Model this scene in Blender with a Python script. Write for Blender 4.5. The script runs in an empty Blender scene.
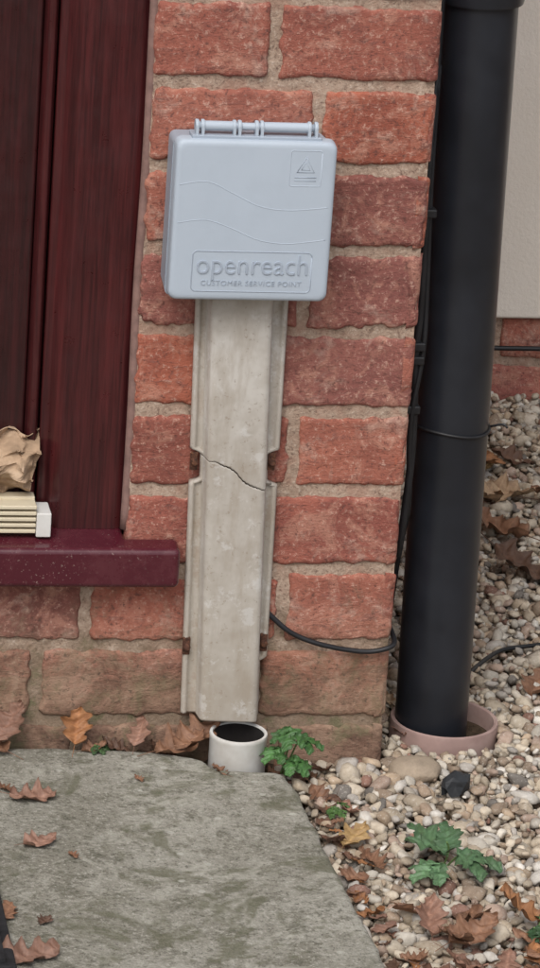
import bpy, bmesh, math, random
import numpy as np
from mathutils import Matrix, Vector
random.seed(5); rng=np.random.default_rng(7)
scn=bpy.context.scene
scn.view_settings.view_transform='Standard'; scn.view_settings.look='None'; scn.view_settings.exposure=0

# ------------------------------------------------------------ helpers
def link(o,parent=None):
    scn.collection.objects.link(o)
    if parent is not None: o.parent=parent
    return o
def empty(name,loc=(0,0,0)):
    o=bpy.data.objects.new(name,None); o.empty_display_size=.05; scn.collection.objects.link(o); return o
def hsh(i,j,k,s):
    n=(i*374761393+j*668265263+k*2147483647+s*1274126177)&0xffffffff
    n=((n^(n>>13))*1274126177)&0xffffffff
    return ((n^(n>>16))&0xffff)/65535.0
def vn(P,s=0):
    P=np.asarray(P,float); I=np.floor(P).astype(np.int64); F=P-I; F=F*F*(3-2*F); o=0
    for a in (0,1):
        for b in (0,1):
            for c in (0,1):
                w=(F[:,0] if a else 1-F[:,0])*(F[:,1] if b else 1-F[:,1])*(F[:,2] if c else 1-F[:,2])
                o=o+w*hsh(I[:,0]+a,I[:,1]+b,I[:,2]+c,s)
    return o*2-1
def fbm(P,s=0,o=3):
    P=np.asarray(P,float); r=0;a=1
    for i in range(o): r=r+a*vn(P*(2**i),s+i*17); a*=.5
    return r
def mesh_np(name,V,Fc,mat=None,col=None,smooth=True,parent=None):
    me=bpy.data.meshes.new(name)
    if isinstance(Fc,np.ndarray):
        M,K=Fc.shape
        me.vertices.add(len(V)); me.vertices.foreach_set("co",np.asarray(V,np.float32).ravel())
        me.loops.add(M*K); me.loops.foreach_set("vertex_index",Fc.astype(np.int32).ravel())
        me.polygons.add(M); me.polygons.foreach_set("loop_start",np.arange(0,M*K,K,dtype=np.int32))
        me.polygons.foreach_set("loop_total",np.full(M,K,dtype=np.int32))
        me.update(calc_edges=True)
    else:
        me.from_pydata([tuple(v) for v in V],[],Fc); me.update()
    me.polygons.foreach_set("use_smooth",np.full(len(me.polygons),smooth))
    if col is not None:
        at=me.color_attributes.new("Col",'FLOAT_COLOR','POINT')
        c=np.ones((len(V),4),np.float32); c[:,:3]=col
        at.data.foreach_set("color",c.ravel())
    if mat: me.materials.append(mat)
    o=bpy.data.objects.new(name,me); return link(o,parent)
def bevel(o,w,seg=3,angle=None):
    m=o.modifiers.new("bev",'BEVEL'); m.width=w; m.segments=seg; m.limit_method='ANGLE'; m.angle_limit=math.radians(30)
    return o
def box(name,x0,x1,y0,y1,z0,z1,mat,parent=None,bev=0,smooth=False):
    V=[(x,y,z) for x in (x0,x1) for y in (y0,y1) for z in (z0,z1)]
    F=[(0,1,3,2),(4,6,7,5),(0,4,5,1),(2,3,7,6),(0,2,6,4),(1,5,7,3)]
    o=mesh_np(name,V,F,mat,smooth=smooth or bev>0,parent=parent)
    if bev:
        bevel(o,bev); o.modifiers.new("wn",'WEIGHTED_NORMAL')
    return o
def tube(name,pts,r,mat,parent=None,seg=14,closed=False,cap=True,spl=8):
    pts=[Vector(p) for p in pts]
    if spl>1 and len(pts)>2:
        q=[]
        for i in range(len(pts)-1):
            a=pts[max(i-1,0)];b=pts[i];c=pts[i+1];d=pts[min(i+2,len(pts)-1)]
            for k in range(spl):
                t=k/spl
                q.append(.5*((2*b)+(c-a)*t+(2*a-5*b+4*c-d)*t*t+(3*b-a-3*c+d)*t**3))
        q.append(pts[-1]); pts=q
    V=[];F=[];n=len(pts); up=Vector((0.13,.31,.94)).normalized()
    for i,p in enumerate(pts):
        t=(pts[min(i+1,n-1)]-pts[max(i-1,0)]).normalized()
        a=t.cross(up)
        if a.length<.15: a=t.cross(Vector((1,0,0)))
        a.normalize(); b=t.cross(a)
        for k in range(seg):
            w=2*math.pi*k/seg; V.append(p+a*r*math.cos(w)+b*r*math.sin(w))
    for i in range(n-1):
        for k in range(seg):
            F.append((i*seg+k,i*seg+(k+1)%seg,(i+1)*seg+(k+1)%seg,(i+1)*seg+k))
    if cap: F.append(tuple(range(seg))[::-1]); F.append(tuple((n-1)*seg+k for k in range(seg)))
    return mesh_np(name,V,F,mat,parent=parent)
def lathe(name,prof,axis0,axis1,mat,parent=None,seg=64):
    a0=Vector(axis0);d=(Vector(axis1)-a0).normalized()
    ref=Vector((0,1,0)) if abs(d.y)<.8 else Vector((0,0,1))
    a=d.cross(ref).normalized(); b=d.cross(a)
    V=[];F=[]
    for r,t in prof:
        for k in range(seg):
            w=2*math.pi*k/seg; V.append(a0+d*t+a*r*math.cos(w)+b*r*math.sin(w))
    for i in range(len(prof)-1):
        for k in range(seg): F.append((i*seg+k,i*seg+(k+1)%seg,(i+1)*seg+(k+1)%seg,(i+1)*seg+k))
    o=mesh_np(name,V,F,mat,parent=parent)
    m=o.modifiers.new("es",'EDGE_SPLIT'); m.split_angle=math.radians(40)
    return o

# ------------------------------------------------------------ materials
class NT:
    def __init__(s,name):
        s.m=bpy.data.materials.new(name); s.m.use_nodes=True; s.t=s.m.node_tree
        s.b=s.t.nodes["Principled BSDF"]; s.tc=s.t.nodes.new('ShaderNodeNewGeometry').outputs['Position']
    def n(s,t): return s.t.nodes.new(t)
    def l(s,a,b): s.t.links.new(a,b)
    def mapping(s,sc):
        m=s.n('ShaderNodeMapping'); m.inputs['Scale'].default_value=sc; s.l(s.tc,m.inputs['Vector']); return m.outputs[0]
    def noise(s,scale,detail=4,rough=.55,sc=None,dist=0):
        n=s.n('ShaderNodeTexNoise'); n.inputs['Scale'].default_value=scale; n.inputs['Detail'].default_value=min(detail,4)
        n.inputs['Roughness'].default_value=rough; n.inputs['Distortion'].default_value=dist
        s.l(s.mapping(sc) if sc else s.tc,n.inputs['Vector']); return n.outputs['Fac']
    def ramp(s,x,a,b,lo=0,hi=1):
        r=s.n('ShaderNodeMapRange'); r.inputs[1].default_value=a; r.inputs[2].default_value=b
        r.inputs[3].default_value=lo; r.inputs[4].default_value=hi; s.l(x,r.inputs[0]); return r.outputs[0]
    def math(s,op,a,b):
        m=s.n('ShaderNodeMath'); m.operation=op
        for i,v in enumerate((a,b)):
            if isinstance(v,(int,float)): m.inputs[i].default_value=v
            else: s.l(v,m.inputs[i])
        return m.outputs[0]
    def mix(s,f,a,b,mode='MIX'):
        m=s.n('ShaderNodeMix'); m.data_type='RGBA'; m.blend_type=mode
        for i,v in ((0,f),(6,a),(7,b)):
            if isinstance(v,(int,float)): m.inputs[i].default_value=v
            elif isinstance(v,tuple): m.inputs[i].default_value=(*v[:3],1)
            else: s.l(v,m.inputs[i])
        return m.outputs[2]
    def attr(s,name="Col"):
        a=s.n('ShaderNodeAttribute'); a.attribute_name=name; return a.outputs['Color']
    def sep(s,k):
        x=s.n('ShaderNodeSeparateXYZ'); s.l(s.tc,x.inputs[0]); return x.outputs[k]
    def z(s): return s.sep(2)
    def out(s,col,rough=.8,bumps=(),spec=.5):
        if isinstance(col,tuple): s.b.inputs['Base Color'].default_value=(*col,1)
        else: s.l(col,s.b.inputs['Base Color'])
        if isinstance(rough,(int,float)): s.b.inputs['Roughness'].default_value=rough
        else: s.l(rough,s.b.inputs['Roughness'])
        s.b.inputs['Specular IOR Level'].default_value=spec
        tot=None
        for h,st,d in bumps:
            x=s.math('MULTIPLY',h,st*d*1000); tot=x if tot is None else s.math('ADD',tot,x)
        if tot is not None:
            b=s.n('ShaderNodeBump'); b.inputs['Strength'].default_value=1; b.inputs['Distance'].default_value=.001
            s.l(tot,b.inputs['Height']); s.l(b.outputs[0],s.b.inputs['Normal'])
        return s.m

def m_brick():
    t=NT("brick_clay"); c=t.attr()
    big=t.noise(11,3,.6); fine=t.noise(170,4,.8); drag=t.noise(60,4,.8,sc=(.6,.6,2.0),dist=.5); pat=t.noise(24,4,.8,dist=.8)
    c=t.mix(t.ramp(big,.42,.60,0,.7),c,t.mix(1.0,c,(.62,.58,.64),'MULTIPLY'))
    c=t.mix(t.ramp(pat,.50,.62,0,.55),c,(.49,.255,.185))
    c=t.mix(t.ramp(drag,.54,.63,0,.6),c,(.215,.095,.078))
    wh=t.noise(17,4,.85,dist=.6); c=t.mix(t.ramp(wh,.55,.67,0,.42),c,(.46,.35,.285))
    c=t.mix(t.ramp(fine,.55,.66,0,.65),c,(.60,.38,.30))
    c=t.mix(t.ramp(fine,.45,.35,0,.8),c,(.13,.06,.05))
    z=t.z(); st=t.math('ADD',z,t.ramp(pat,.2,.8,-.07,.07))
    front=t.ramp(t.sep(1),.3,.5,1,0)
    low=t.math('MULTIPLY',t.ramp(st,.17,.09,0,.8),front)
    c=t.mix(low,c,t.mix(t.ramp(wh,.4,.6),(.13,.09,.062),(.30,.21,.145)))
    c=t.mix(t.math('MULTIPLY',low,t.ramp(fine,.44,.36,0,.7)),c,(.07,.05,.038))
    g=t.math('MULTIPLY',t.math('MULTIPLY',t.ramp(t.noise(30,4,.7),.50,.64,0,.6),t.ramp(st,.14,.05)),front); c=t.mix(g,c,(.15,.15,.08))
    return t.out(c,.92,[(drag,.5,.003),(fine,.6,.0022),(pat,.4,.003)],.2)
def m_mortar():
    t=NT("mortar"); a=t.noise(30,4,.7); b=t.noise(240,4,.8)
    c=t.mix(t.ramp(a,.35,.65),(.33,.235,.175),(.475,.355,.275)); c=t.mix(t.ramp(b,.54,.68,0,.65),c,(.62,.52,.43)) 
    c=t.mix(t.ramp(b,.45,.36,0,.75),c,(.17,.11,.085))
    c=t.mix(t.ramp(t.noise(20,3,.7),.50,.62,0,.55),c,(.39,.23,.17))
    z=t.z(); st=t.math('ADD',z,t.ramp(a,.2,.8,-.07,.07))
    front=t.ramp(t.sep(1),.3,.5,1,0)
    c=t.mix(t.math('MULTIPLY',t.ramp(st,.18,.09,0,.72),front),c,(.21,.155,.105))
    g=t.math('MULTIPLY',t.ramp(t.noise(40,4,.7),.50,.62,0,.7),t.math('MULTIPLY',front,t.ramp(st,.17,.06))); c=t.mix(g,c,(.14,.14,.075))
    return t.out(c,.95,[(a,.6,.003),(b,.9,.0018)],.2)
def m_upvc(name,a,b):
    t=NT(name); g=t.noise(26,4,.7,sc=(9,9,.35),dist=.4); g2=t.noise(8,3,.5,sc=(6,6,.3))
    c=t.mix(t.ramp(g,.38,.64),a,b); c=t.mix(t.ramp(g2,.4,.65,0,.35),c,(.012,.004,.005))
    dust=t.noise(50,4,.7); r=t.ramp(dust,.3,.7,.26,.42)
    return t.out(c,r,[(g,.2,.0005)],.5)
def m_sill():
    t=NT("sill_plastic"); d=t.noise(45,4,.75); sp=t.noise(420,3,.6); mk=t.noise(15,3,.6)
    c=t.mix(t.ramp(d,.45,.7,0,.4),(.072,.010,.018),(.13,.035,.042))
    c=t.mix(t.math('MULTIPLY',t.ramp(sp,.64,.70,0,.7),t.ramp(mk,.45,.6)),c,(.32,.22,.2))
    return t.out(c,t.ramp(d,.3,.7,.12,.36),[(d,.1,.001)])
def m_plain(name,col,rough,var=.12,sc=40,spec=.5,bump=.0,dirt=None,dirtamt=.5):
    t=NT(name); n=t.noise(sc,4,.6)
    c=t.mix(t.ramp(n,.35,.65),tuple(v*(1-var) for v in col),tuple(min(1,v*(1+var)) for v in col))
    if dirt: c=t.mix(t.ramp(t.noise(sc*.5,4,.7),.48,.72,0,dirtamt),c,dirt)
    return t.out(c,rough,[(t.noise(sc*6,3),.5,bump)] if bump else (),spec)
def m_cover():
    t=NT("aged_cream_plastic"); st=t.noise(30,4,.7,sc=(2,2,.45)); bl=t.noise(14,4,.75); sp=t.noise(200,4,.7)
    c=t.mix(t.ramp(bl,.38,.62),(.415,.375,.325),(.55,.52,.475)); c=t.mix(t.ramp(st,.48,.64,0,.45),c,(.34,.285,.225))
    c=t.mix(t.ramp(sp,.60,.68,0,.55),c,(.25,.19,.14))
    z=t.z(); c=t.mix(t.ramp(z,.33,.06,0,.40),c,(.33,.275,.21))
    c=t.mix(t.ramp(t.noise(45,4,.75),.56,.64,0,.45),c,(.64,.63,.61))
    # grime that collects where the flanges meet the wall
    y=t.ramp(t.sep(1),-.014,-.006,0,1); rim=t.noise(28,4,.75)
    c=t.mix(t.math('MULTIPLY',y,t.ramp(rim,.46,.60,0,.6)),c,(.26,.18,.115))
    return t.out(c,t.ramp(bl,.3,.7,.42,.62),[(bl,.15,.0015)],.4)
def m_pebble():
    t=NT("pebbles"); c=t.attr(); n=t.noise(160,4,.7); v=t.noise(420,3,.7)
    c=t.mix(t.ramp(n,.38,.62,0,.6),c,t.mix(1.0,c,(.64,.60,.56),'MULTIPLY')); c=t.mix(t.ramp(v,.57,.67,0,.45),c,(.62,.58,.52))
    return t.out(c,.78,[(n,.5,.0015)],.3)
def m_leaf(name,rough=.6):
    t=NT(name); c=t.attr(); n=t.noise(140,4,.7); c=t.mix(t.ramp(n,.42,.60,0,.55),c,t.mix(1.0,c,(.55,.47,.44),'MULTIPLY'))
    return t.out(c,rough,[(n,.4,.001)],.4)
def m_slab():
    t=NT("weathered_concrete"); a=t.noise(7,4,.7); b=t.noise(34,4,.85); f=t.noise(250,4,.8)
    c=t.mix(t.ramp(a,.38,.62),(.235,.222,.18),(.36,.345,.295)); c=t.mix(t.ramp(b,.50,.61,0,.75),c,(.145,.138,.105))
    c=t.mix(t.ramp(f,.54,.64,0,.7),c,(.50,.48,.425)); c=t.mix(t.ramp(f,.45,.36,0,.8),c,(.085,.08,.062))
    li=t.noise(20,4,.85,dist=.7); c=t.mix(t.ramp(li,.54,.61,0,.5),c,(.44,.425,.365))
    ms=t.noise(9,4,.85,dist=.5); c=t.mix(t.ramp(ms,.53,.62,0,.7),c,(.13,.128,.082))
    v=t.n('ShaderNodeTexVoronoi'); v.inputs['Scale'].default_value=46; t.l(t.tc,v.inputs['Vector'])
    sp=t.math('MULTIPLY',t.ramp(t.math('ADD',v.outputs['Distance'],t.ramp(f,0,1,-.1,.1)),.17,.12),t.ramp(a,.5,.56)); c=t.mix(t.math('MULTIPLY',sp,.6),c,(.54,.53,.47))
    return t.out(c,.95,[(b,.8,.004),(f,.9,.0022),(a,.4,.008)],.2)
def m_ground():
    t=NT("gravel_bed"); v=t.n('ShaderNodeTexVoronoi'); v.inputs['Scale'].default_value=70; t.l(t.tc,v.inputs['Vector'])
    r=t.n('ShaderNodeValToRGB'); t.l(v.outputs['Color'],r.inputs[0])
    e=r.color_ramp.elements; e[0].color=(.2,.13,.08,1); e[1].color=(.5,.42,.33,1); e.new(.5).color=(.33,.22,.15,1)
    c=t.mix(t.ramp(v.outputs['Distance'],.25,.6),r.outputs[0],(.07,.05,.035))
    c=t.mix(.35,c,(.08,.055,.035))
    return t.out(c,.9,[(t.ramp(v.outputs['Distance'],0,.6,1,0),.8,.006)],.2)
def m_render():
    t=NT("painted_render"); n=t.noise(180,4,.7); a=t.noise(5,4,.6,sc=(1,1,.5))
    c=t.mix(t.ramp(a,.35,.65),(.76,.70,.62),(.82,.77,.70))
    return t.out(c,.9,[(n,.5,.002)],.2)
MB=m_brick(); MM=m_mortar(); MF=m_upvc("mahogany_frame",(.038,.0070,.0080),(.082,.015,.016)); MD=m_upvc("mahogany_leaf",(.024,.006,.0065),(.050,.010,.011))
MS=m_sill(); MC=m_cover(); MP=m_pebble(); ML=m_leaf("dry_leaf"); MGL=m_leaf("green_leaf",.5); MSL=m_slab(); MG=m_ground(); MR=m_render()
MBOX=m_plain("blue_grey_plastic",(.435,.495,.565),.5,.03,25,.4,.0002,(.35,.385,.42),.2)
MBOX2=m_plain("blue_grey_plastic_shaded",(.345,.395,.46),.5,.03,60,.4)  # lid plastic darkened; shading of the raised marks put into the colour
MBLK=m_plain("black_pvc",(.013,.015,.020),.36,.25,14,.5,.0,(.030,.033,.040),.3)
MCAB=m_plain("black_cable_sheath",(.012,.012,.014),.5,.3,60)
MRUST=m_plain("rusty_steel",(.085,.038,.025),.8,.5,300,.3,.0008,(.20,.085,.04),.7)
MWH=m_plain("white_pvc",(.70,.69,.66),.4,.05,30,.5,0,(.33,.28,.22),.55)
MCR=m_plain("cream_plastic",(.64,.56,.41),.5,.05,30)
MDK=m_plain("dark_void",(.014,.011,.010),.9,.3,60)
MCOL=m_plain("clay_collar",(.34,.23,.205),.55,.15,30,.4,.0004,(.38,.32,.28),.6)
MKR=m_plain("kraft_paper",(.40,.275,.18),.85,.2,50,.2,.0006,(.55,.43,.32),.6)
MSOIL=m_plain("soil",(.055,.038,.024),.95,.4,90,.2,.003,(.13,.09,.06),.7)
MMAT=m_plain("rubber_mat",(.02,.02,.022),.8,.3,90,.3,.001)
MSTONE=m_plain("cobble",(.34,.27,.20),.8,.2,90,.3,.0015,(.20,.16,.115),.7)
MSLATE=m_plain("slate",(.022,.024,.027),.6,.3,60,.4,.001)
MSIL=m_plain("sealant",(.22,.13,.11),.7,.2,80)
MWOOD=m_plain("roof_edge",(.1,.1,.1),.8)

# ------------------------------------------------------------ house
house=empty("brick_house")
BV=[];BF=[];BC=[];bn=0
def brick(u0,u1,v0,v1,mp,res,base=None):
    global bn
    def pos(a,b):
        w=b-a; e=[0,.0010,.0022,.004,.007] if res<.01 else [0,.003,.007]
        mid=np.linspace(e[-1],w-e[-1],max(2,int((w-2*e[-1])/res)+1))
        p=np.concatenate([e[:-1],mid,[w-x for x in e[:-1]][::-1]]); return a+p
    if u1-u0<.022: return
    U,W=np.meshgrid(pos(u0,u1),pos(v0,v1),indexing='ij'); nu,nv=U.shape
    U=U.ravel();W=W.ravel(); sd=random.randint(0,9999)
    ex=np.minimum(U-u0,u1-U); ez=np.minimum(W-v0,v1-W); e=np.minimum(ex,ez)
    rad=.0040; cx=np.clip(rad-ex,0,None); cz=np.clip(rad-ez,0,None); rr=np.sqrt(cx**2+cz**2)/rad
    prof=np.sqrt(np.clip(1-np.clip(rr,0,1)**2.2,0,1))
    P=np.stack([U,W,np.full_like(U,sd*.37)],-1)
    d=-.010+.010*prof
    if res<.01:
        tilt=random.uniform(-.01,.01)*(W-(v0+v1)/2)+random.uniform(-.004,.004)*(U-(u0+u1)/2)
        d=d+prof*(fbm(P*np.array([28,45,1]),sd,3)*.0008)+prof*random.uniform(-.0002,.0012)+prof*tilt
        jag=fbm(P*np.array([95,95,1]),sd+5,3)*.0026*np.exp(-(e/.008)**2)
        cu=(u0+u1)/2; cw=(v0+v1)/2
        U2=U+np.sign(U-cu)*jag*(ex<.012); W2=W+np.sign(W-cw)*jag*(ez<.012)
    else: U2,W2=U,W
    BV.append(mp(U2,W2,d))
    i=np.arange(nu*nv).reshape(nu,nv)
    BF.append(np.stack([i[:-1,:-1],i[1:,:-1],i[1:,1:],i[:-1,1:]],-1).reshape(-1,4)+bn); bn+=nu*nv
    if base is None:
        base=random.choice([(.40,.145,.10),(.36,.125,.09),(.42,.155,.108),(.29,.11,.088),(.39,.130,.09),(.33,.13,.105),(.42,.135,.085),(.32,.115,.085)])
    k=random.uniform(.84,1.06); BC.append(np.tile(np.array(base)*k,(nu*nv,1)))
mpf=lambda U,W,d: np.stack([U,-d,W],-1)
mps=lambda U,W,d: np.stack([.252+d,U,W],-1)
mpb=lambda U,W,d: np.stack([U,1.1-d,W],-1)
J=.0044
Z0=.05
for k in range(-3,34):
    z0=Z0+.075*k; z1=z0+.075
    near=(-.08<z0<.8)
    off=random.uniform(-.0012,.0012)
    v0,v1=z0+J+off,z1-J+off
    sj=.104 if k%2==0 else .148
    if k==8: sj=.106
    if k==1: js=[-.032,.148,.252]
    elif k==0: js=[-.074,.128,.252]
    elif k==-1: js=[-.032,.148,.252]
    else: js=[0,sj,.252]
    if k<=1:
        a=js[0]
        while a>-2.2: js=[a-.225]+js; a-=.225
    for a,b in zip(js[:-1],js[1:]):
        r=.0028 if (near and a>-.4) else .02
        u0=a+(J if a!=0 else 0); u1=b-(J if b<.25 else 0)
        brick(u0,u1,v0,min(v1,.1895) if (a<0 and k==1) else v1,mpf,r)
    if k>1:
        aa=-2.2; a=-2.2+(.1125 if k%2 else .225)
        while aa<-1.0-.001:
            b=min(a,-1.0); brick(aa+J,b-J,v0,v1,mpf,.03); aa=b; a=b+.225
    if z0>2.28:
        a=-1.0
        while a<-.01: brick(a+J,min(a+.225,0)-J,v0,v1,mpf,.03); a+=.225
    a=0.0; b=.1125 if k%2 else .225
    while a<1.09:
        b=min(b,1.1); brick(a+(J if a>0 else 0),b-J,v0,v1,mps,.006 if (near and a<.3) else .02); a=b; b+=.225
    if k<=0:
        a=.252-(.0 if k%2 else .1)
        while a<3: brick(max(a,.252)+J,a+.225-J,v0,v1 if k<0 else min(v1,.107),mpb,.008 if a<1 else .03,random.choice([(.42,.15,.105),(.38,.13,.095),(.45,.17,.13)])); a+=.225
V=np.concatenate(BV); Fq=np.concatenate(BF)
mesh_np("brickwork",V,Fq,MB,np.concatenate(BC),parent=house)
def sheet(name,u0,u1,v0,v1,mp,d0,amp,res,mat):
    nu=max(2,int((u1-u0)/res)+1); nv=max(2,int((v1-v0)/res)+1)
    U,W=np.meshgrid(np.linspace(u0,u1,nu),np.linspace(v0,v1,nv),indexing='ij'); U=U.ravel();W=W.ravel()
    P=np.stack([U,W,np.zeros_like(U)+3.3],-1)
    d=d0+amp*fbm(P*45,3,3); V=mp(U,W,d); i=np.arange(nu*nv).reshape(nu,nv)
    return mesh_np(name,V,np.stack([i[:-1,:-1],i[1:,:-1],i[1:,1:],i[:-1,1:]],-1).reshape(-1,4),mat,parent=house)
sheet("mortar_joints_pillar",.0015,.2505,-.15,.86,mpf,-.0026,.0009,.003,MM)
sheet("mortar_joints_pillar_upper",.0015,.2485,.86,2.6,mpf,-.003,.0010,.02,MM)
sheet("mortar_joints_under_sill",-.4,.0015,-.15,.1895,mpf,-.0026,.0009,.004,MM)
sheet("mortar_joints_plinth_left",-2.2,-.4,-.15,.19,mpf,-.003,.0010,.03,MM)
sheet("mortar_joints_left",-2.2,-1.0,.19,2.6,mpf,-.003,.0010,.03,MM)
sheet("mortar_joints_over_door",-1.0,.0015,2.30,2.6,mpf,-.003,.0010,.03,MM)
sheet("mortar_joints_side",.0025,1.1,-.15,2.6,mps,-.0035,.001,.012,MM)
sheet("mortar_joints_rear_plinth",.25,3,-.15,.11,mpb,-.003,.0010,.012,MM)
box("wall_core",.008,.244,.008,1.2,-.2,2.6,MM,house)
box("wall_core_left",-2.2,-1.0,.008,.3,.19,2.6,MM,house)
box("wall_core_base",-2.2,.006,.008,.3,-.2,.188,MM,house)
box("wall_core_head",-.999,.006,.008,.3,2.302,2.6,MM,house)
box("inner_wall",-2.2,.006,.31,4,-.2,2.598,MM,house)
box("rear_wall_core",.246,3,1.112,4,-.2,2.597,MM,house)
box("rear_wall_render",.2525,3,1.088,1.111,.108,2.596,MR,house,bev=.004)
box("flat_roof",-2.3,3.1,-.05,4.1,2.602,2.72,MWOOD,house)
door=empty("door"); door.parent=house
def prism_x(name,prof,z0,z1,mat,parent):
    n=len(prof); V=[(x,y,z) for z in (z0,z1) for x,y in prof]
    F=[tuple(range(n))[::-1],tuple(range(n,2*n))]+[(i,(i+1)%n,n+(i+1)%n,n+i) for i in range(n)]
    o=mesh_np(name,V,F,mat,parent=parent,smooth=True); bevel(o,.0015,2); o.modifiers.new("wn",'WEIGHTED_NORMAL'); return o
prism_x("door_frame_jamb",[(-.0015,.07),(-.0015,.016),(-.010,.0125),(-.060,.0125),(-.066,.017),(-.072,.024),(-.079,.026),(-.079,.07)],.232,2.3,MF,door)
prism_x("door_frame_jamb_far",[(-.999,.07),(-.921,.07),(-.921,.026),(-.934,.017),(-.940,.0125),(-.999,.0125)],.232,2.3,MF,door)
box("door_frame_head",-.921,-.079,.0135,.07,2.222,2.299,MF,door,bev=.003)
prism_x("door_leaf_edge",[(-.0805,.065),(-.0805,.027),(-.0835,.0215),(-.0885,.0215),(-.092,.028),(-.092,.065)],.246,2.218,MF,door)
box("door_leaf_stile",-.205,-.0925,.030,.066,.246,2.218,MD,door,bev=.003)
box("door_leaf_stile_far",-.919,-.80,.030,.066,.246,2.218,MD,door,bev=.003)
for a,b,n in ((.246,.40,"bottom"),(1.0,1.12,"mid"),(2.1,2.218,"top")): box("door_rail_"+n,-.7995,-.2055,.030,.066,a,b,MD,door,bev=.003)
box("door_panel",-.79,-.21,.044,.06,.39,2.11,MD,door,bev=.004)
box("door_panel_raised",-.72,-.28,.036,.0435,.47,.93,MD,door,bev=.006)
box("door_threshold",-.92,-.0795,.022,.07,.2325,.2455,MF,door,bev=.002)
tube("door_handle",[(-.86,.029,1.15),(-.86,-.02,1.15),(-.75,-.022,1.15)],.009,MRUST,door)
tube("frame_sealant",[(0.0+.0006*math.sin(i*1.3),.0065+.0008*math.sin(i*2.1),.236+i*.06) for i in range(35)],.0046,MSIL,house,spl=3,seg=8)
def zt(y): return .2285+.10*(y+.03)
pl=[(-1.03,-.03),(.047,-.03),(.047,-.0035),(-.0005,-.0035),(-.0005,.075),(-1.03,.075)]
n=len(pl); V=[(x,y,.1915) for x,y in pl]+[(x,y,zt(y)) for x,y in pl]
F=[tuple(range(n)),tuple(range(n,2*n))[::-1]]+[(i,n+i,n+(i+1)%n,(i+1)%n) for i in range(n)]
o=mesh_np("door_sill",V,F,MS,parent=house); bevel(o,.0055,4); o.modifiers.new("wn",'WEIGHTED_NORMAL')
bm=bmesh.new(); bm.from_mesh(o.data); bmesh.ops.recalc_face_normals(bm,faces=bm.faces); bm.to_mesh(o.data); bm.free()

# ------------------------------------------------------------ telephone box
tb=empty("telephone_junction_box")
def rrect(cx,cz,w,h,r,seg=6):
    p=[]
    for sx,sz,a0 in ((1,1,0),(-1,1,90),(-1,-1,180),(1,-1,270)):
        for i in range(seg+1):
            a=math.radians(a0+90*i/seg); p.append((cx+sx*(w/2-r)+r*math.cos(a),cz+sz*(h/2-r)+r*math.sin(a)))
    return p
def loftbox(name,cx,cz,rings,mat,parent):
    V=[];F=[];N=None
    for y,w,h,r in rings:
        q=rrect(cx,cz,w,h,r); N=len(q); V+=[(x,y,z) for x,z in q]
    for j in range(len(rings)-1):
        for i in range(N): F.append((j*N+i,j*N+(i+1)%N,(j+1)*N+(i+1)%N,(j+1)*N+i))
    F.append(tuple(range(N))[::-1]); F.append(tuple((len(rings)-1)*N+i for i in range(N)))
    o=mesh_np(name,V,F,mat,parent=parent); m=o.modifiers.new("es",'EDGE_SPLIT'); m.split_angle=math.radians(50)
    bm=bmesh.new(); bm.from_mesh(o.data); bmesh.ops.recalc_face_normals(bm,faces=bm.faces); bm.to_mesh(o.data); bm.free(); return o
cx,cz=.0868,.5420
loftbox("backing_body",cx-.001,cz-.0015,[(-.003,.137,.137,.006),(-.0405,.1405,.141,.006)],MBOX2,tb)
loftbox("lid",cx,cz,[(-.0412,.1385,.1415,.006),(-.0415,.1410,.1440,.007),(-.0510,.1405,.1435,.0075),(-.0538,.1395,.1425,.0075),(-.0553,.1375,.1405,.0075),(-.0560,.1335,.1365,.007),(-.0562,.129,.132,.006)],MBOX,tb)
YF=-.0562
def ridge(name,pts,r,closed=False,mat=None):
    P=[(x,YF+r*.25,z) for x,z in pts]
    if closed: P.append(P[0])
    return tube(name,P,r,mat or MBOX2,tb,seg=8,spl=1)
def spline(pts,n=10):
    q=[]
    for i in range(len(pts)-1):
        a=pts[max(i-1,0)];b=pts[i];c=pts[i+1];d=pts[min(i+2,len(pts)-1)]
        for k in range(n):
            t=k/n; q.append(tuple(.5*(2*b[j]+(c[j]-a[j])*t+(2*a[j]-5*b[j]+4*c[j]-d[j])*t*t+(3*b[j]-a[j]-3*c[j]+d[j])*t**3) for j in (0,1)))
    q.append(pts[-1]); return q
ridge("emboss_wave_upper",spline([(.021,.574),(.045,.577),(.068,.567),(.092,.556),(.118,.553),(.1515,.556)]),.0004,mat=MBOX)
ridge("emboss_wave_lower",spline([(.021,.540),(.045,.543),(.068,.536),(.092,.526),(.118,.523),(.1515,.527)]),.0004,mat=MBOX)
ridge("emboss_logo_frame",rrect(.0885,.497,.105,.036,.004),.0006,True)
ridge("emboss_sign_frame",rrect(.1300,.5905,.0275,.0315,.002),.0004,True,MBOX)
ridge("emboss_triangle",[(.1300,.6010),(.1225,.5870),(.1375,.5870)],.0005,True)
ridge("emboss_triangle_inner",[(.1300,.5965),(.1262,.5892),(.1338,.5892)],.0004,True)
ridge("emboss_bar",[(.1205,.5825),(.1395,.5825)],.0005); ridge("emboss_bar_2",[(.1205,.5795),(.1395,.5795)],.0004)
MLET=m_plain("emboss_letter_shade",(.36,.41,.48),.5,.03,60,.4)  # letters are lid plastic; their relief shading is painted as a darker tone
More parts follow.
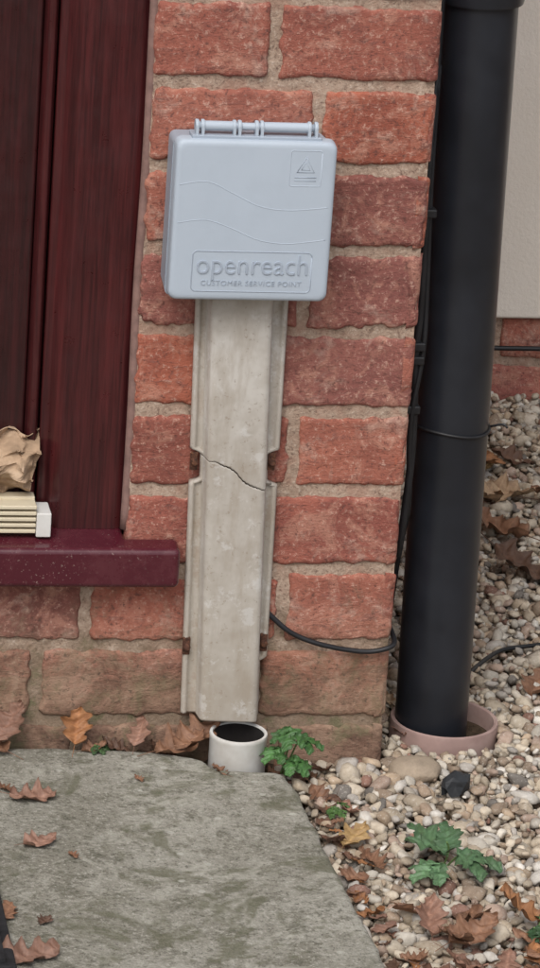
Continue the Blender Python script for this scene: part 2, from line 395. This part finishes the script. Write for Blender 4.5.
def text(name,s,x,z,w,h,depth,mat,off=0,spacing=1.0):
    c=bpy.data.curves.new(name,'FONT'); c.body=s; c.extrude=depth; c.offset=off; c.bevel_depth=0; c.resolution_u=6; c.space_character=spacing
    o=bpy.data.objects.new(name,c); scn.collection.objects.link(o); bpy.context.view_layer.update()
    me=bpy.data.meshes.new_from_object(o.evaluated_get(bpy.context.evaluated_depsgraph_get()))
    bpy.data.objects.remove(o)
    co=np.array([v.co[:] for v in me.vertices]); mn=co.min(0); mx=co.max(0)
    sc=w/(mx[0]-mn[0])
    out=np.stack([x+(co[:,0]-mn[0])*sc, YF-(co[:,2])*1.0, z+co[:,1]*h],-1)
    me.vertices.foreach_set("co",out.astype(np.float32).ravel()); me.update(); me.materials.append(mat); me.name=name
    o=bpy.data.objects.new(name,me); link(o,tb); return o
text("lettering","openreach",.0400,.4950,.0975,.0262,.0011,MLET,-.010)
text("lettering_small","CUSTOMER SERVICE POINT",.0445,.4845,.0885,.0064,.0006,MBOX2,0,1.15)
tube("hinge_rod",[(.035,-.044,.6235),(.139,-.044,.6235)],.0034,MBOX,tb,spl=1)
for i,x in enumerate((.0345,.0395,.067,.0715,.0865,.091,.1325,.1385)):
    lathe("hinge_lug_%d"%i,[(0,0),(.0052,0),(.0056,.0006),(.0056,.0024),(.0052,.003),(0,.003)],(x-.0015,-.044,.6235),(x+1,-.044,.6235),MBOX,tb,24)
    box("hinge_web_%d"%i,x-.0012,x+.0012,-.0495,-.0395,.6125,.6235,MBOX,tb)
for i,(a,b) in enumerate(((.0405,.0665),(.0920,.1315))):
    lathe("hinge_barrel_%d"%i,[(0,0),(.0043,0),(.0043,b-a),(0,b-a)],(a,-.044,.6235),(1,-.044,.6235),MBOX,tb,24)
box("hinge_shelf",.030,.1435,-.0505,-.030,.6125,.6165,MBOX2,tb,bev=.001)

# ------------------------------------------------------------ cable cover (cracked)
cov=empty("cable_cover")
ZT,ZB=.474,.062
lz=lambda z:(ZT-z)/(ZT-ZB)
crack_pts=[(0,.314),(.066,.3125),(.0745,.3115),(.080,.3085),(.086,.3065),(.092,.3025),(.0965,.2965),(.1005,.2925),(.106,.2895),(.1125,.2870),(.118,.2850),(.2,.285)]
def cz_(x): 
    xs=[p[0] for p in crack_pts]; zs=[p[1] for p in crack_pts]; return float(np.interp(x,xs,zs))+.0004*math.sin(x*1900)
def flange(z,side):
    def notch(a,b,dep):
        if a<z<b:
            e=min(z-a,b-z); return 1-dep*min(1,e/.004)**.5
        return 1
    w=1
    if side=='L': w*=notch(.286,.318,.97)
    else:
        w*=notch(.284,.318,.97)
        if z<.118: w*=max(.05,1-(.118-z)/.004)
    return w
def cover_pt(s,z):
    t=lz(z); lo=.0505+.011*t; cl=.0630+.0150*t; cr=.1120+.0125*t; ro=.1300+.0045*t
    fl=flange(z,'L'); frr=flange(z,'R')
    base_l=cl-.0045; base_r=cr+.0045
    lo=base_l+(lo-base_l)*fl; ro=base_r+(ro-base_r)*frr
    yb=-.0065; yf=-.0260
    pr=[(lo-.0002,yb+.0035),(lo-.0008,yb-.0010),(lo+.0002,yb-.0030),(lo+.0016,yb-.0026),(lo+.0026,yb),(base_l-.001,yb),(base_l+.0006,yb-.001),(cl-.0022,yf+.0035),(cl-.0008,yf+.0008),(cl+.002,yf)]
    m=[(cl+.002+(cr-cl-.004)*k/26,yf-.0006*math.sin(math.pi*k/26)) for k in range(1,26)]
    ql=[(cr-.002,yf),(cr+.0008,yf+.0008),(cr+.002,yf+.0035),(base_r-.0004,yb-.001),(base_r+.001,yb),(ro-.0026,yb),(ro-.0016,yb-.0026),(ro-.0002,yb-.0030),(ro+.0008,yb-.0010),(ro+.0002,yb+.0035)]
    return pr+m+ql
def loft_cover(name,ztop,zbot,rows,lift=0):
    V=[];F=[]
    xs0=[p[0] for p in cover_pt(0,.3)]
    N=len(xs0)
    for j in range(rows+1):
        for i in range(N):
            zt_=ztop(xs0[i]); zb_=zbot(xs0[i]); z=zt_+(zb_-zt_)*j/rows
            p=cover_pt(0,z)[i]; V.append((p[0],p[1]-lift*(j/rows if name.endswith('upper') else 1-j/rows),z))
    for j in range(rows):
        for i in range(N-1): F.append((j*N+i,j*N+i+1,(j+1)*N+i+1,(j+1)*N+i))
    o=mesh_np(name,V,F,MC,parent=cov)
    m=o.modifiers.new("sol",'SOLIDIFY'); m.thickness=.0014; m.offset=-1
    return o
gap=lambda x:.0015*max(0,math.sin(max(0,min(1,(x-.070)/.050))*math.pi))**.5 if .07<x<.12 else 0
loft_cover("cover_upper",lambda x:ZT,lambda x:cz_(x)+gap(x)*.5,100,.0004)
loft_cover("cover_lower",lambda x:cz_(x)-gap(x)*.5,lambda x:ZB+.004*(x-.07)/.05*-.5,150)
for i,(x,z) in enumerate(((.0565,.3065),(.1270,.3070),(.0605,.1285),(.1315,.132))):
    s=empty("screw_%d"%i); s.parent=cov
    lathe("head",[(0,.0045),(.0024,.0042),(.0034,.0025),(.0036,0),(.003,-.002)],(x,-.0115,z),(x,-1,z),MRUST,s,10)
    box("slot_plate",x-.0034,x+.0034,-.0111,-.0076,z-.0085,z+.0085,MRUST,s,bev=.001)

# ------------------------------------------------------------ duct stub
duct=empty("duct_pipe")
lathe("duct_wall",[(.0262,-.06),(.0262,.050),(.0268,.0515),(.0262,.0535),(.0238,.0535),(.0234,.052)],(.110,-.0335,0),(.1095,-.0345,1),MWH,duct,48)
lathe("duct_bore",[(.0234,.0519),(.0230,.045),(.0230,-.01)],(.110,-.0335,0),(.1095,-.0345,1),MDK,duct,48)
lathe("duct_fill",[(.0001,.030),(.0229,.028)],(.110,-.0335,0),(.1095,-.0345,1),MDK,duct,24)

# ------------------------------------------------------------ downpipe
dp=empty("downpipe")
A=Vector((.3155,.075,-.03)); B=Vector((.3025,.075,.70)); dd=(B-A).normalized()
lathe("pipe",[(.0345,-.02),(.0345,.73),(.0345,2.0)],A,B,MBLK,dp,72)
lathe("socket",[(.0346,.744),(.0385,.744),(.0393,.747),(.0393,.795),(.0385,.80),(.0346,.804)],A,B,MBLK,dp,72)
lathe("outlet_top",[(.0346,1.85),(.04,1.85),(.04,2.0)],A,B,MBLK,dp,48)
def onpipe(t): return A+dd*t
c=onpipe(.345)
tube("cable_tie",[c+Vector((.0356*math.cos(a),.0356*math.sin(a),.002*math.sin(a*2))) for a in [i*math.pi/18 for i in range(37)]],.0015,MCAB,dp,spl=1,seg=8)
tube("cable_tie_tail",[c+Vector((-.034,-.012,.001)),c+Vector((-.05,-.02,.003))],.0011,MCAB,dp,spl=1,seg=8)
tube("cable_tie_end",[c+Vector((.0356,-.004,.0)),c+Vector((.046,-.012,.005)),c+Vector((.050,-.014,.002))],.0011,MCAB,dp,spl=3,seg=8)
box("pipe_bracket",.262,.275,.07,.09,.8,.83,MBLK,dp)
collar=empty("drain_collar")
lathe("collar_ring",[(.0510,-.05),(.0515,.020),(.0510,.0225),(.0490,.0235),(.0472,.0225),(.0465,.020),(.0465,-.02)],(.3265,.071,0),(.3265,.071,1),MCOL,collar,64)
lathe("collar_fill",[(.0001,.007),(.0464,.005)],(.3265,.071,0),(.3265,.071,1),MSOIL,collar,32)

# ------------------------------------------------------------ cables
wc=empty("wall_cable")
tube("riser",[(.262,.10,-.01),(.263,.09,.10),(.262,.055,.18),(.2605,.032,.215),(.2640,.03,.305),(.2600,.03,.396),(.2608,.03,.448),(.2575,.03,.574),(.262,.05,.66),(.262,.06,.80)],.0036,MCAB,wc)
tube("riser_twin",[(.264,.10,-.01),(.268,.07,.18),(.2665,.036,.25),(.2595,.026,.33),(.2665,.03,.40),(.2660,.034,.46),(.262,.036,.56),(.264,.05,.66)],.0026,MCAB,wc)
for i,z in enumerate((.345,.392,.405,.53)): box("clip_%d"%i,.2525,.2675,.024,.038,z-.004,z+.004,MCAB,wc,bev=.0015)
tube("branch",[(.128,-.004,.171),(.134,-.0045,.160),(.142,-.005,.152),(.1535,-.006,.1425),(.166,-.006,.1355),(.185,-.007,.129),(.209,-.006,.1235),(.232,-.006,.1215),(.250,-.005,.125),(.2565,.004,.1275),(.2575,.03,.13),(.2555,.1,.14)],.0024,MCAB,wc)
gc=empty("ground_cable")
tube("lead",[(.33,.115,.012),(.40,.23,.016),(.455,.27,.016),(.60,.285,.015),(.9,.25,.01)],.0022,MCAB,gc)
rc=empty("rear_wall_cable")
tube("run",[(.255,1.083,.075),(.6,1.084,.0725),(.9,1.083,.0735),(1.6,1.084,.07)],.0030,MCAB,rc)

# ------------------------------------------------------------ items on sill
vent=empty("white_plastic_grille")
for i in range(5): box("slat_%d"%i,-.30,-.0825,-.010-.0006*i,.018,.2365+.0058*i,.2400+.0058*i,MCR,vent,bev=.0008)
box("back",-.30,-.0825,.006,.0195,.2340,.2655,MCR,vent,bev=.0008)
box("end_frame",-.0822,-.0690,-.012,.0195,.2335,.2560,MWH,vent,bev=.001)
nu,nv=110,60
U,W=np.meshgrid(np.linspace(0,1,nu),np.linspace(0,1,nv),indexing='ij');U=U.ravel();W=W.ravel()
P=np.stack([U*8,W*3.4,np.zeros_like(U)],-1)
cr=np.abs(fbm(P,31,3)); cr2=fbm(P*1.7,77,2); cr3=np.abs(vn(P*1.3+5,9))
X=-.30+U*.222+.005*cr2-.008*(1-W)*U; Yp=.020-.034*np.sin(np.pi*np.clip(W*1.05,0,1))*(1-.35*U)+.018*(cr-.5)+.010*cr3
Zp=.2655+W*(.054-.006*np.abs(U-.8))+.006*cr2*W+.004*cr3
i=np.arange(nu*nv).reshape(nu,nv)
kp=empty("crumpled_kraft_paper")
o=mesh_np("sheet",np.stack([X,Yp,Zp],-1),np.stack([i[:-1,:-1],i[1:,:-1],i[1:,1:],i[:-1,1:]],-1).reshape(-1,4),MKR,smooth=False,parent=kp)
o.modifiers.new("s",'SOLIDIFY').thickness=.0008

# ------------------------------------------------------------ slab
def blob_slab(name,poly,z0,z1,mat,amp=.0018,step=.006,bevr=.006,seed=1,parent=None):
    pts=[]
    n=len(poly)
    for i in range(n):
        a=np.array(poly[i]);b=np.array(poly[(i+1)%n]); m=max(1,int(np.linalg.norm(b-a)/step))
        for k in range(m): pts.append(a+(b-a)*k/m)
    pts=np.array(pts); N=len(pts)
    for _ in range(2): pts=(np.roll(pts,1,0)+2*pts+np.roll(pts,-1,0))/4
    tg=np.roll(pts,-1,0)-np.roll(pts,1,0); nr=np.stack([tg[:,1],-tg[:,0]],-1); nr/=np.linalg.norm(nr,axis=1)[:,None]
    area=np.sum(pts[:,0]*np.roll(pts[:,1],-1)-np.roll(pts[:,0],-1)*pts[:,1])
    if area<0: nr=-nr
    V=[];F=[]
    rings=[(0,z0),(0,(z0+z1)/2),(0,z1-bevr),(bevr*.12,z1-bevr*.5),(bevr*.4,z1-bevr*.2),(bevr,z1-bevr*.04),(bevr*2.2,z1)]
    for ri,(ins,z) in enumerate(rings):
        q=np.concatenate([pts*35,np.full((N,1),z*35)],1); j=fbm(q,seed,3)*amp+fbm(q*.2,seed+3,2)*amp*1.2
        p=pts-nr*(ins)+nr*j[:,None]
        V+= [(x,y,z+ (0 if ri==0 else .0008*jj/amp*.6)) for (x,y),jj in zip(p,j)]
    R=len(rings)
    for r in range(R-1):
        for i in range(N): F.append((r*N+i,r*N+(i+1)%N,(r+1)*N+(i+1)%N,(r+1)*N+i))
    F.append(tuple((R-1)*N+i for i in range(N)))
    return mesh_np(name,V,F,mat,parent=parent,smooth=True)
slab=blob_slab("paving_slab",[(-.64,.0-.004),(-.105,-.012),(0,-.016),(.055,-.026),(.078,-.042),(.085,-.0625),(.120,-.066),(.140,-.069),(.150,-.078),(.1535,-.12),(.158,-.26),(.165,-.466),(.172,-.72),(-.62,-.70)],-.04,.03,MSL)
mat=empty("doormat")
box("mat_body",-.62,-.1375,-.47,-.235,.0305,.0385,MMAT,mat,bev=.002)
for i in range(38): box("rib_%d"%i,-.615+i*.0125,-.609+i*.0125,-.465,-.24,.0387,.0425,MMAT,mat)

# ------------------------------------------------------------ ground
xs=np.concatenate([-np.geomspace(80,2,18),np.linspace(-1.8,2.8,24),np.geomspace(3,80,18)])
X,Y=np.meshgrid(xs,xs,indexing='ij'); X=X.ravel();Y=Y.ravel(); k=len(xs); i=np.arange(k*k).reshape(k,k)
mesh_np("ground",np.stack([X,Y,np.full_like(X,-.004)],-1),np.stack([i[:-1,:-1],i[1:,:-1],i[1:,1:],i[:-1,1:]],-1).reshape(-1,4),MG)
nu,nv=160,24
U,W=np.meshgrid(np.linspace(-.62,.27,nu),np.linspace(-.085,.003,nv),indexing='ij');U=U.ravel();W=W.ravel()
zz=.012+.007*fbm(np.stack([U*40,W*40,U*0],-1),4,3)-.018*np.clip((U-.13)/.06,0,1)
i=np.arange(nu*nv).reshape(nu,nv)
mesh_np("soil",np.stack([U,W,zz],-1),np.stack([i[:-1,:-1],i[1:,:-1],i[1:,1:],i[:-1,1:]],-1).reshape(-1,4),MSOIL)

def ico(n):
    bm=bmesh.new(); bmesh.ops.create_icosphere(bm,subdivisions=n,radius=1); V=np.array([v.co[:] for v in bm.verts]); F=np.array([[v.index for v in f.verts] for f in bm.faces]); bm.free(); return V,F
pal=np.array([(.60,.52,.41),(.50,.42,.32),(.37,.28,.205),(.61,.56,.48),(.46,.345,.275),(.30,.23,.17),(.67,.63,.57),(.42,.385,.345),(.29,.165,.125),(.20,.18,.16),(.50,.385,.275),(.52,.46,.38)])
pw=np.array([.18,.16,.10,.13,.08,.06,.06,.09,.02,.03,.05,.07]); pw=pw/pw.sum()
def ok(x,y):
    sl=(x<.163+.02*0)&(y<-.055)&(y>-.74)&(x>-.66)
    wl=(x<.258)&(y>-.008)
    cl=((x-.3265)**2+(y-.071)**2)<.0565**2
    sl2=(x<.145)&(y>-.07)&(y<0)
    return ~(sl|wl|cl|sl2)&(y<1.085)
def stones(name,x0,x1,y0,y1,sp,sub,layers,exclude=None,parent=None,zb=0):
    Vi,Fi=ico(sub); nv_=len(Vi)
    variants=[]
    for s in range(24):
        pw_=rng.uniform(.58,.95); Q=np.sign(Vi)*np.abs(Vi)**pw_; rm=np.array(Matrix.Rotation(rng.uniform(0,3),3,Vector(rng.normal(size=3))))
        Q=Q@rm.T
        v=Q*(1+.24*fbm(Vi*1.1+s*7.3,s,2)[:,None]+.07*fbm(Vi*2.6+s,s+50,2)[:,None]); variants.append(v/np.abs(v).max(0)*1.05)
    pos=[]
    for l in range(layers):
        gx,gy=np.meshgrid(np.arange(x0,x1,sp*(1+.15*l)),np.arange(y0,y1,sp*(1+.15*l)),indexing='ij'); gx=gx.ravel();gy=gy.ravel()
        gx=gx+rng.uniform(-.5,.5,len(gx))*sp; gy=gy+rng.uniform(-.5,.5,len(gy))*sp
        m=ok(gx,gy)
        if exclude: m&=~((gx>exclude[0])&(gx<exclude[1])&(gy>exclude[2])&(gy<exclude[3]))
        gx=gx[m];gy=gy[m]; pos.append(np.stack([gx,gy,rng.uniform(-.001,.004,len(gx))+.0052*l+zb],-1))
    pos=np.concatenate(pos); n=len(pos)
    base=sp*.48*np.exp(rng.normal(0,.40,n)); base=np.clip(base,sp*.20,sp*1.15)
    sc=np.stack([base*rng.uniform(.95,1.4,n),base*rng.uniform(.65,1.0,n),base*rng.uniform(.45,.85,n)],-1)
    ang=rng.uniform(0,2*np.pi,n); tl=rng.normal(0,.4,n); t2=rng.normal(0,.4,n)
    var=rng.integers(0,24,n); VV=np.array(variants)[var]*sc[:,None,:]
    c,s=np.cos(tl)[:,None],np.sin(tl)[:,None]; x,y,z=VV[...,0],VV[...,1],VV[...,2]; y,z=c*y-s*z,s*y+c*z
    c,s=np.cos(t2)[:,None],np.sin(t2)[:,None]; x,z=c*x-s*z,s*x+c*z
    c,s=np.cos(ang)[:,None],np.sin(ang)[:,None]; x,y=c*x-s*y,s*x+c*y
    VV=np.stack([x,y,z],-1)+pos[:,None,:]
    FF=(Fi[None]+(np.arange(n)*nv_)[:,None,None]).reshape(-1,3)
    col=pal[rng.choice(len(pal),n,p=pw)]*rng.uniform(.72,1.12,(n,1)); col=np.repeat(col,nv_,0)
    return mesh_np(name,VV.reshape(-1,3),FF,MP,col,parent=parent)
gr=empty("gravel")
stones("pebbles_front",.14,.54,-.52,.16,.0097,2,3,parent=gr)
stones("pebbles_mid",.25,.76,.16,1.09,.0104,1,3,parent=gr)
stones("pebbles_outer",-1.0,1.7,-1.3,1.09,.021,1,2,exclude=(.14,.76,-.52,1.09),parent=gr)
def rock(name,x,y,z,sx,sy,sz,rot,mat,seed,flat=False):
    V,F=ico(4 if not flat else 2); V=V*(1+.16*fbm(V*1.2+seed,seed,3)[:,None]+.03*fbm(V*5+seed,seed+3,2)[:,None]); V=V*np.array([sx,sy,sz])
    if flat: V=V+.12*sx*fbm(V/sx*3.1+seed,seed,2)[:,None]
    c,s=math.cos(rot),math.sin(rot); V=np.stack([c*V[:,0]-s*V[:,1],s*V[:,0]+c*V[:,1],V[:,2]],-1)+np.array([x,y,z])
    return mesh_np(name,V,F,mat,smooth=not flat)
rock("cobble",.277,-.035,.015,.024,.020,.013,.1,MSTONE,3)
rock("slate_piece",.307,-.075,.019,.018,.011,.011,.6,MSLATE,9,True)
rock("slate_piece",.186,-.168,.010,.013,.008,.004,.3,MSLATE,12,True)
rock("slate_piece",.262,-.115,.011,.018,.004,.003,.2,MSTONE,14,True)

# ------------------------------------------------------------ leaves
LV=[];LF=[];LC=[];ln=0
def leaf(x,y,z,L,rot,tilt=0,roll=0,col=(.3,.13,.05),lobes=4,width=.36,curl=.5,dep=.4,seed=None,fold=.3,stalk=True,teeth=.06):
    global ln
    sd=seed if seed is not None else random.randint(0,9999)
    r=random.Random(sd); n=60; m=5
    V=[]; ph=r.uniform(-.12,.12)
    for i in range(n+1):
        t=i/n
        env=math.sin(math.pi*min(1,t**.75))**.65
        for j in range(-m,m+1):
            u=j/m
            lob=1-dep*(.5+.5*math.cos(2*math.pi*(t*lobes+.1+(ph if j>0 else -ph))))
            lob*=1+teeth*(2*((t*lobes*3.3+ph)%1)-1)
            side=1+.15*math.sin(7*t+sd+(2 if j>0 else 0))
            w=width*env*(lob if abs(u)>0 else 1)*side
            xx=(t-.5+ .10*abs(u)*w/width); yy=u*w
            zz=fold*abs(yy)*.8+curl*((t-.5)**2)*.9 + curl*.7*yy*yy*2.0 +.05*math.sin(9*t+sd)*u+.035*math.sin(23*t+5*u+sd)
            V.append((xx*L,yy*L,zz*L))
    base=len(V)
    for k in range(5):
        kk=k if stalk else k*.2
        for a in range(4):
            V.append(((-.5-.09*kk)*L,(.008*math.cos(a*1.57)+.02*kk*math.sin(sd))*L,(.008*math.sin(a*1.57)+curl*.22+.02*kk)*L))
    V=np.array(V)
    def R(ax,a): return np.array(Matrix.Rotation(a,3,ax))
    M=R('Z',rot)@R('Y',tilt)@R('X',roll); V=V@M.T; V[:,2]-=V[:,2].min(); V=V+np.array([x,y,z])
    F=[]
    w=2*m+1
    for i in range(n):
        for j in range(w-1): F.append((i*w+j,i*w+j+1,(i+1)*w+j+1,(i+1)*w+j))
    for k in range(4):
        for a in range(4): F.append((base+k*4+a,base+k*4+(a+1)%4,base+(k+1)*4+(a+1)%4,base+(k+1)*4+a))
    c=np.tile(np.array(col)*r.uniform(.75,1.1),(len(V),1))
    for i in range(n+1):
        c[i*w+m]*=1.3
        c[i*w]*=.7; c[i*w+w-1]*=.7
        if (i*int(lobes*2))//n!=((i+1)*int(lobes*2))//n: c[i*w:(i+1)*w]*=1.18
    LV.append(V); LF.append(np.array(F)+ln); LC.append(c); ln+=len(V)
OR=(.34,.155,.065);BR=(.23,.12,.07);DB=(.13,.07,.045);TN=(.38,.26,.16);YE=(.40,.26,.11);PK=(.27,.15,.105)
leaf(-.100,-.014,.03,.050,.6,-.7,.3,PK); leaf(-.118,-.02,.03,.045,2.4,-.5,.2,BR)
leaf(-.036,-.013,.03,.036,1.3,-.9,.2,OR,lobes=3,width=.42); leaf(-.02,-.02,.03,.025,.3,-.2,.1,BR)
leaf(.022,-.014,.028,.030,1.0,-.9,.1,PK,lobes=3); leaf(.06,-.022,.03,.050,.2,-.35,.3,BR,curl=.9); leaf(.075,-.020,.036,.052,.5,-.4,.1,BR,curl=.8)
leaf(.045,-.015,.022,.035,2.2,-.2,.2,DB); leaf(.088,-.068,.028,.022,2.0,-.1,.4,BR); leaf(.0,-.012,.024,.03,2.7,-.4,0,DB)
leaf(.155,-.03,.012,.035,.4,-.2,.2,BR); leaf(.172,-.035,.012,.032,2.2,-.3,.2,BR); leaf(.19,-.028,.010,.028,4,-.3,.1,DB); leaf(.168,-.05,.012,.03,1,-.3,.1,DB)
leaf(-.088,-.128,.0305,.042,.1,0,.1,PK,curl=.5); leaf(-.092,-.222,.0305,.034,.5,0,.1,PK,curl=.4); leaf(-.066,-.248,.0305,.014,2,0,.1,BR)
leaf(.012,-.088,.0305,.012,2,-.2,.1,BR); leaf(-.135,-.36,.0305,.03,1.2,0,.2,BR); leaf(-.125,-.44,.0305,.052,.2,0,.2,PK,curl=.4); leaf(-.11,-.108,.0305,.02,2,0,.2,BR)
leaf(-.105,-.375,.0305,.018,1,0,.1,DB)
rr=random.Random(4)
for i in range(38):
    y=-.09-.43*rr.random(); x=.170+abs(rr.gauss(0,.011))+max(0,(-y-.33))*.3*rr.random()
    leaf(x,y,.010+rr.random()*.008,.012+.022*rr.random()**1.5,rr.random()*6.28,rr.uniform(-.35,.3),rr.uniform(-.35,.35),rr.choice([OR,BR,BR,DB,PK,DB,PK]),lobes=rr.choice([3,4]),curl=rr.uniform(.1,.8),dep=rr.uniform(.2,.55),fold=rr.uniform(-.2,.3),seed=rr.randint(0,999))
for i in range(14):
    y=-.47-.0+.13*rr.random(); x=.19+.13*rr.random()
    leaf(x,y,.014+rr.random()*.008,.022+.026*rr.random(),rr.random()*6.28,rr.uniform(-.35,.3),rr.uniform(-.4,.4),rr.choice([OR,BR,PK,DB,BR]),curl=rr.uniform(.2,.8),fold=rr.uniform(-.2,.3),seed=rr.randint(0,999))
leaf(.190,-.195,.018,.036,.8,-.3,.2,YE,lobes=3,curl=.3); leaf(.198,-.235,.016,.034,2,-.2,.1,BR); leaf(.30,-.365,.020,.05,2.5,-.5,.2,OR,curl=.6); leaf(.255,-.39,.018,.05,.4,-.3,.3,BR,curl=.6)
leaf(.222,-.365,.018,.045,1.4,-.4,.3,PK,curl=.6)
for i in range(11):
    leaf(rr.uniform(.49,.60),rr.uniform(.45,.86),.012+rr.random()*.01,.045+.035*rr.random(),rr.random()*6.28,rr.uniform(-.3,.3),rr.uniform(-.3,.3),rr.choice([OR,YE,TN,BR,DB,BR]),curl=rr.uniform(.2,.8),seed=rr.randint(0,999))
for (x,y,L,c) in ((.44,.165,.05,BR),(.47,.20,.04,TN),(.50,.10,.05,OR),(.29,.12,.035,TN),(.52,-.02,.04,BR),(.285,.055,.03,PK)):
    leaf(x,y,.014,L,rr.random()*6,rr.uniform(-.4,.2),.1,c,seed=rr.randint(0,999))
for i in range(60):
    x=rr.uniform(-.9,1.6);y=rr.uniform(-1.2,-.76) if rr.random()<.6 else rr.uniform(-.5,1.0)
    if y>-.75 and x<.62: continue
    leaf(x,y,.014,.04+.03*rr.random(),rr.random()*6.28,rr.uniform(-.4,.3),.1,rr.choice([OR,BR,TN,PK]),seed=rr.randint(0,999))
mesh_np("fallen_leaves",np.concatenate(LV),np.concatenate(LF),ML,np.concatenate(LC))
MSTEM=m_plain("green_stem",(.12,.20,.06),.6)
def weed(name,x,y,z,leaves,col):
    global LV,LF,LC,ln
    LV=[];LF=[];LC=[];ln=0
    e=empty(name)
    for k,(dx,dy,dz,L,rot,tilt) in enumerate(leaves):
        tip=Vector((x+dx,y+dy,z+dz))
        tube("stem_%d"%k,[(x+.002*k,y,z),((x+tip.x)/2+.003,(y+tip.y)/2,z+dz*.65),tuple(tip)],.0009,MSTEM,e,seg=6)
        for q,(a,s) in enumerate(((0,1),(.85,.85),(-.85,.85))):
            l=L*s; ang=rot+a
            cxx=tip.x+.46*l*math.cos(ang); cyy=tip.y+.46*l*math.sin(ang)
            leaf(cxx,cyy,0,l,ang,tilt,0,tuple(v*(.85+.3*((k*7+q*3)%5)/4) for v in col),lobes=2.7,width=.36,curl=-.25,dep=.34,fold=.25,seed=q*31+k*7,stalk=False,teeth=.14)
            LV[-1][:,2]+=tip.z-LV[-1][:,2].mean()-.003
    mesh_np("foliage",np.concatenate(LV),np.concatenate(LF),MGL,np.concatenate(LC),parent=e)
weed("weed_plant",.150,-.040,.012,[(.004,-.010,.050,.028,-1.9,.6),(.014,-.008,.042,.026,-.3,.5),(-.006,-.014,.034,.024,-2.4,.5),(.006,-.020,.026,.026,-1.0,.6)],(.065,.16,.045))
weed("weed_plant",.262,-.235,.010,[(.0,-.006,.028,.046,2.2,-.3),(.008,-.022,.022,.042,-.2,.3),(-.010,-.026,.016,.034,-2.6,.3)],(.10,.19,.09))
weed("weed_plant",.180,-.125,.010,[(.0,-.01,.014,.018,-.9,.3),(.01,.01,.01,.014,.6,.3)],(.09,.18,.05))
weed("weed_plant",.305,-.385,.010,[(.0,-.01,.02,.022,-.9,.3),(.01,.01,.02,.018,.6,.3)],(.05,.11,.045))
weed("weed_plant",-.02,-.012,.020,[(.0,-.01,.016,.014,-.9,.3),(.01,.0,.012,.012,-.2,.3)],(.07,.13,.05))

# ------------------------------------------------------------ light
el,az=math.radians(52),math.radians(205)
w=bpy.data.worlds.new("World"); scn.world=w; w.use_nodes=True; nt=w.node_tree
sky=nt.nodes.new('ShaderNodeTexSky'); sky.sky_type='NISHITA'; sky.sun_disc=False; sky.sun_elevation=el; sky.sun_rotation=az; sky.dust_density=4; sky.air_density=1
hs=nt.nodes.new('ShaderNodeHueSaturation'); hs.inputs['Saturation'].default_value=.42
nt.links.new(sky.outputs[0],hs.inputs['Color']); bg=nt.nodes['Background']; nt.links.new(hs.outputs[0],bg.inputs['Color']); bg.inputs['Strength'].default_value=.15
sd=bpy.data.lights.new("sun",'SUN'); sd.energy=1.5; sd.angle=math.radians(35); sd.color=(1,.985,.96)
so=bpy.data.objects.new("sun",sd); link(so)
dirv=Vector((math.sin(az)*math.cos(el),math.cos(az)*math.cos(el),math.sin(el)))
so.rotation_euler=dirv.to_track_quat('Z','Y').to_euler(); so.location=dirv*5

# ------------------------------------------------------------ camera
cd=bpy.data.cameras.new("camera"); cam=bpy.data.objects.new("camera",cd); link(cam)
R=Vector((0.98421,-0.16369,0.06739));U=Vector((-0.00864,0.33586,0.94187));Fw=Vector((0.17681,0.92758,-0.32914))
M=Matrix(((R.x,U.x,-Fw.x,-.4929),(R.y,U.y,-Fw.y,-3.2623),(R.z,U.z,-Fw.z,1.4394),(0,0,0,1)))
cam.matrix_world=M
cd.sensor_fit='VERTICAL'; cd.sensor_height=24; cd.lens=3900.79/968*24; cd.clip_start=.05; cd.clip_end=500
scn.camera=cam
